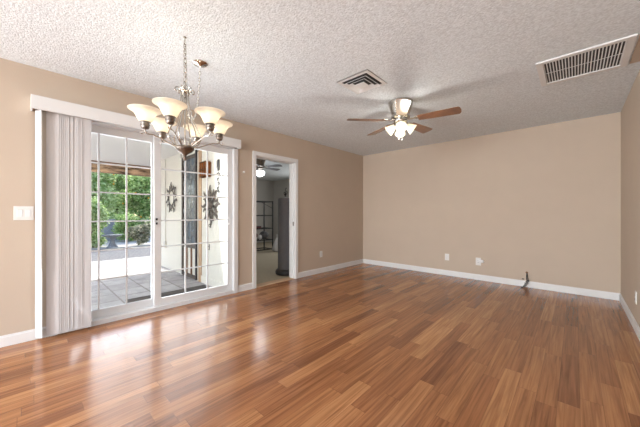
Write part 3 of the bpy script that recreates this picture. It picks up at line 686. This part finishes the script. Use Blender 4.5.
# hanging dark metal sign
sg = thing('hanging_plaque', 'narrow black metal hanging ornament right of the amber lantern', 'ornament', (-.52, -3.222, 1.95))
m = MB(); m.box((-.045, -.02, -.16), (.03, -.008, .0), .003).box((-.03, -.02, -.0), (-.02, 0, .012)).box((.01, -.02, 0), (.02, 0, .012)); m.build('block', M['black'], sg)
m = MB(); m.tube([(0, -.014, -.16), (0, -.014, -.5)], .003, 5); m.build('wire', M['black'], sg)
for i, (z, w_, s_) in enumerate(((-.21, .045, 1), (-.29, .03, -1), (-.36, .035, 1), (-.43, .025, -1), (-.49, .03, 1))):
    MB().tube(smooth([(-w_*s_, -.014, z), (0, -.014, z+.015), (w_*s_, -.014, z-.005), (w_*.4*s_, -.014, z-.03)], 4), .006, 5).build('charm', M['black'], sg, True)
# cord with box on the wing wall
cd_ = thing('pull_switch', 'thin cord with a small box hanging on the outside cream wall', 'switch', (-2.98, -3.2, 2.3))
MB().tube([(0, -.012, 0), (.004, -.012, -1.2), (0, -.012, -1.8)], .008, 6).build('cord', M['cream_plastic'], cd_, True)
MB().box((-.05, -.035, -1.93), (.05, 0, -1.79), .008).build('box', M['cream_plastic'], cd_)
# long mat
mt = thing('door_mat', 'long narrow dark mat on the patio outside the sliding door', 'mat', (-.80, -3.83, ZP))
MB().box((-.09, -.53, 0), (.09, .53, .012), .004).build('pad', M['mat'], mt)
MB().box((-.1, -.54, 0), (-.088, .54, .014), .002).box((.088, -.54, 0), (.1, .54, .014), .002).box((-.1, -.54, 0), (.1, -.528, .014), .002).box((-.1, .528, 0), (.1, .54, .014), .002).build('edging', M['blackrub'], mt)

# bird bath
bb_ = thing('bird_bath', 'grey concrete bird bath in the garden', 'bird bath', (-8.35, -3.21, ZP-.015))
MB().lathe([(0, 0), (.17, 0), (.17, .03), (.12, .08), (.075, .18), (.06, .30), (.075, .36), (0, .36)], seg=20).build('pedestal', M['concrete'], bb_, True)
MB().lathe([(0, .36), (.12, .36), (.26, .41), (.30, .44), (.30, .46), (.27, .455), (.12, .42), (0, .41)], seg=28).build('basin', M['concrete'], bb_, True)

# ---------------------------------------------------------------- planting
def tree(name, label, cat, loc, blobs, n, ls, m, trunk_h, tr=.06, seed=0, group=None, fruit=0):
    t = thing(name, label, cat, loc, 0, group); rnd = random.Random(seed)
    tm = MB(); tm.tube(smooth([(0, 0, 0), (.04, .02, trunk_h*.4), (-.03, .03, trunk_h*.8), (.0, 0, trunk_h*1.15)]), [tr*(1-.5*i/18) for i in range(19)], 8)
    for c, r in blobs:
        tm.tube(smooth([(0, 0, trunk_h*.5), (c[0]*.4, c[1]*.4, trunk_h*.5+(c[2]-trunk_h*.5)*.6), c]), [tr*.5*(1-.05*i) for i in range(13)], 6)
    tm.build('trunk', M['bark'], t, True)
    V, F = [], []
    tot = sum(r**2 for c, r in blobs)
    for c, r in blobs:
        for i in range(int(n*r*r/tot)):
            d = Vector((rnd.gauss(0, 1), rnd.gauss(0, 1), rnd.gauss(0, 1))).normalized()
            rr = r*(rnd.random()**.33)*(1+.16*sin(5*d.x+seed)*cos(4*d.y+3*d.z))
            p = Vector(c)+d*rr
            if p.z < .02: continue
            a = Vector((rnd.gauss(0, 1), rnd.gauss(0, 1), rnd.gauss(0, .6))).normalized()
            b = a.cross(Vector((rnd.gauss(0, 1), rnd.gauss(0, 1), rnd.gauss(0, 1)))).normalized()
            s = ls*rnd.uniform(.7, 1.3); nn = a.cross(b)*s*.12; k = len(V)
            V += [p-a*s*.5, p+b*s*.28+nn, p+a*s*.5, p-b*s*.28+nn]; F += [(k, k+1, k+2, k+3)]
    me = bpy.data.meshes.new('foliage'); me.from_pydata(V, [], F); me.materials.append(m)
    o = bpy.data.objects.new('foliage', me); COL.objects.link(o); o.parent = t
    if fruit:
        fm_ = MB()
        for i in range(fruit):
            c, r = rnd.choice(blobs); d = Vector((abs(rnd.gauss(0, 1)), rnd.gauss(0, 1), rnd.gauss(0, .7)-.2)).normalized()
            fm_.sphere(Vector(c)+d*r*.98, .045, u=8, v=6)
        fo = fm_.build('fruit', M['fruit'], t, True)
    return t
def cloud(cx_, cy_, z0, z1, rx, ry, k, r, seed):
    rnd = random.Random(seed); return [((cx_+rnd.uniform(-rx, rx), cy_+rnd.uniform(-ry, ry), rnd.uniform(z0, z1)), r*rnd.uniform(.75, 1.15)) for _ in range(k)]
G = ZP-.015
tree('citrus_tree', 'light green tree with orange fruit behind the block wall at left', 'tree', (-13.0, -3.15, G), cloud(0, 0, .5, 3.4, .5, .66, 20, .55, 1), 11000, .16, M['leaf_light'], 1.2, .09, 1, fruit=14)
tree('citrus_tree', 'mid green tree with orange fruit behind the block wall at right', 'tree', (-13.2, -1.0, G), cloud(0, 0, .6, 3.6, .5, .60, 16, .55, 2), 9500, .16, M['leaf_mid'], 1.2, .09, 2, fruit=18)
tree('garden_tree', 'broad tree behind the fruit trees', 'tree', (-17, 1.8, G), cloud(0, 0, .8, 4.4, .6, .7, 16, .85, 3), 15000, .18, M['leaf_mid'], 1.5, .14, 3)
tree('garden_tree', 'pale green tree filling the gap between the two fruit trees', 'tree', (-17, -1.6, G), cloud(0, 0, .5, 4.2, .6, .7, 20, .85, 4), 12000, .18, M['leaf_light'], 1.5, .14, 4)
tree('garden_tree', 'pale green tree behind the left fruit tree', 'tree', (-17, -5.0, G), cloud(0, 0, .8, 4.4, .6, .7, 15, .85, 8), 12000, .18, M['leaf_light'], 1.5, .14, 8)
tree('leafy_bush', 'tall light green bush by the gravel, cut by the left door frame', 'bush', (-8.9, -3.66, G), cloud(0, 0, .25, 1.5, .1, .14, 10, .3, 5), 4500, .10, M['leaf_light'], .8, .04, 5)
tree('garden_shrub', 'grey green shrub with brownish twigs near the gravel', 'shrub', (-8.5, -2.40, G), cloud(0, 0, .15, .7, .22, .32, 10, .22, 6), 1500, .11, M['leaf_dark'], .25, .02, 6)
tree('garden_shrub', 'green shrub in front of the block wall', 'shrub', (-10.6, -2.0, G), cloud(0, 0, .3, 1.0, .25, .55, 11, .34, 7), 4500, .11, M['leaf_mid'], .3, .03, 7)
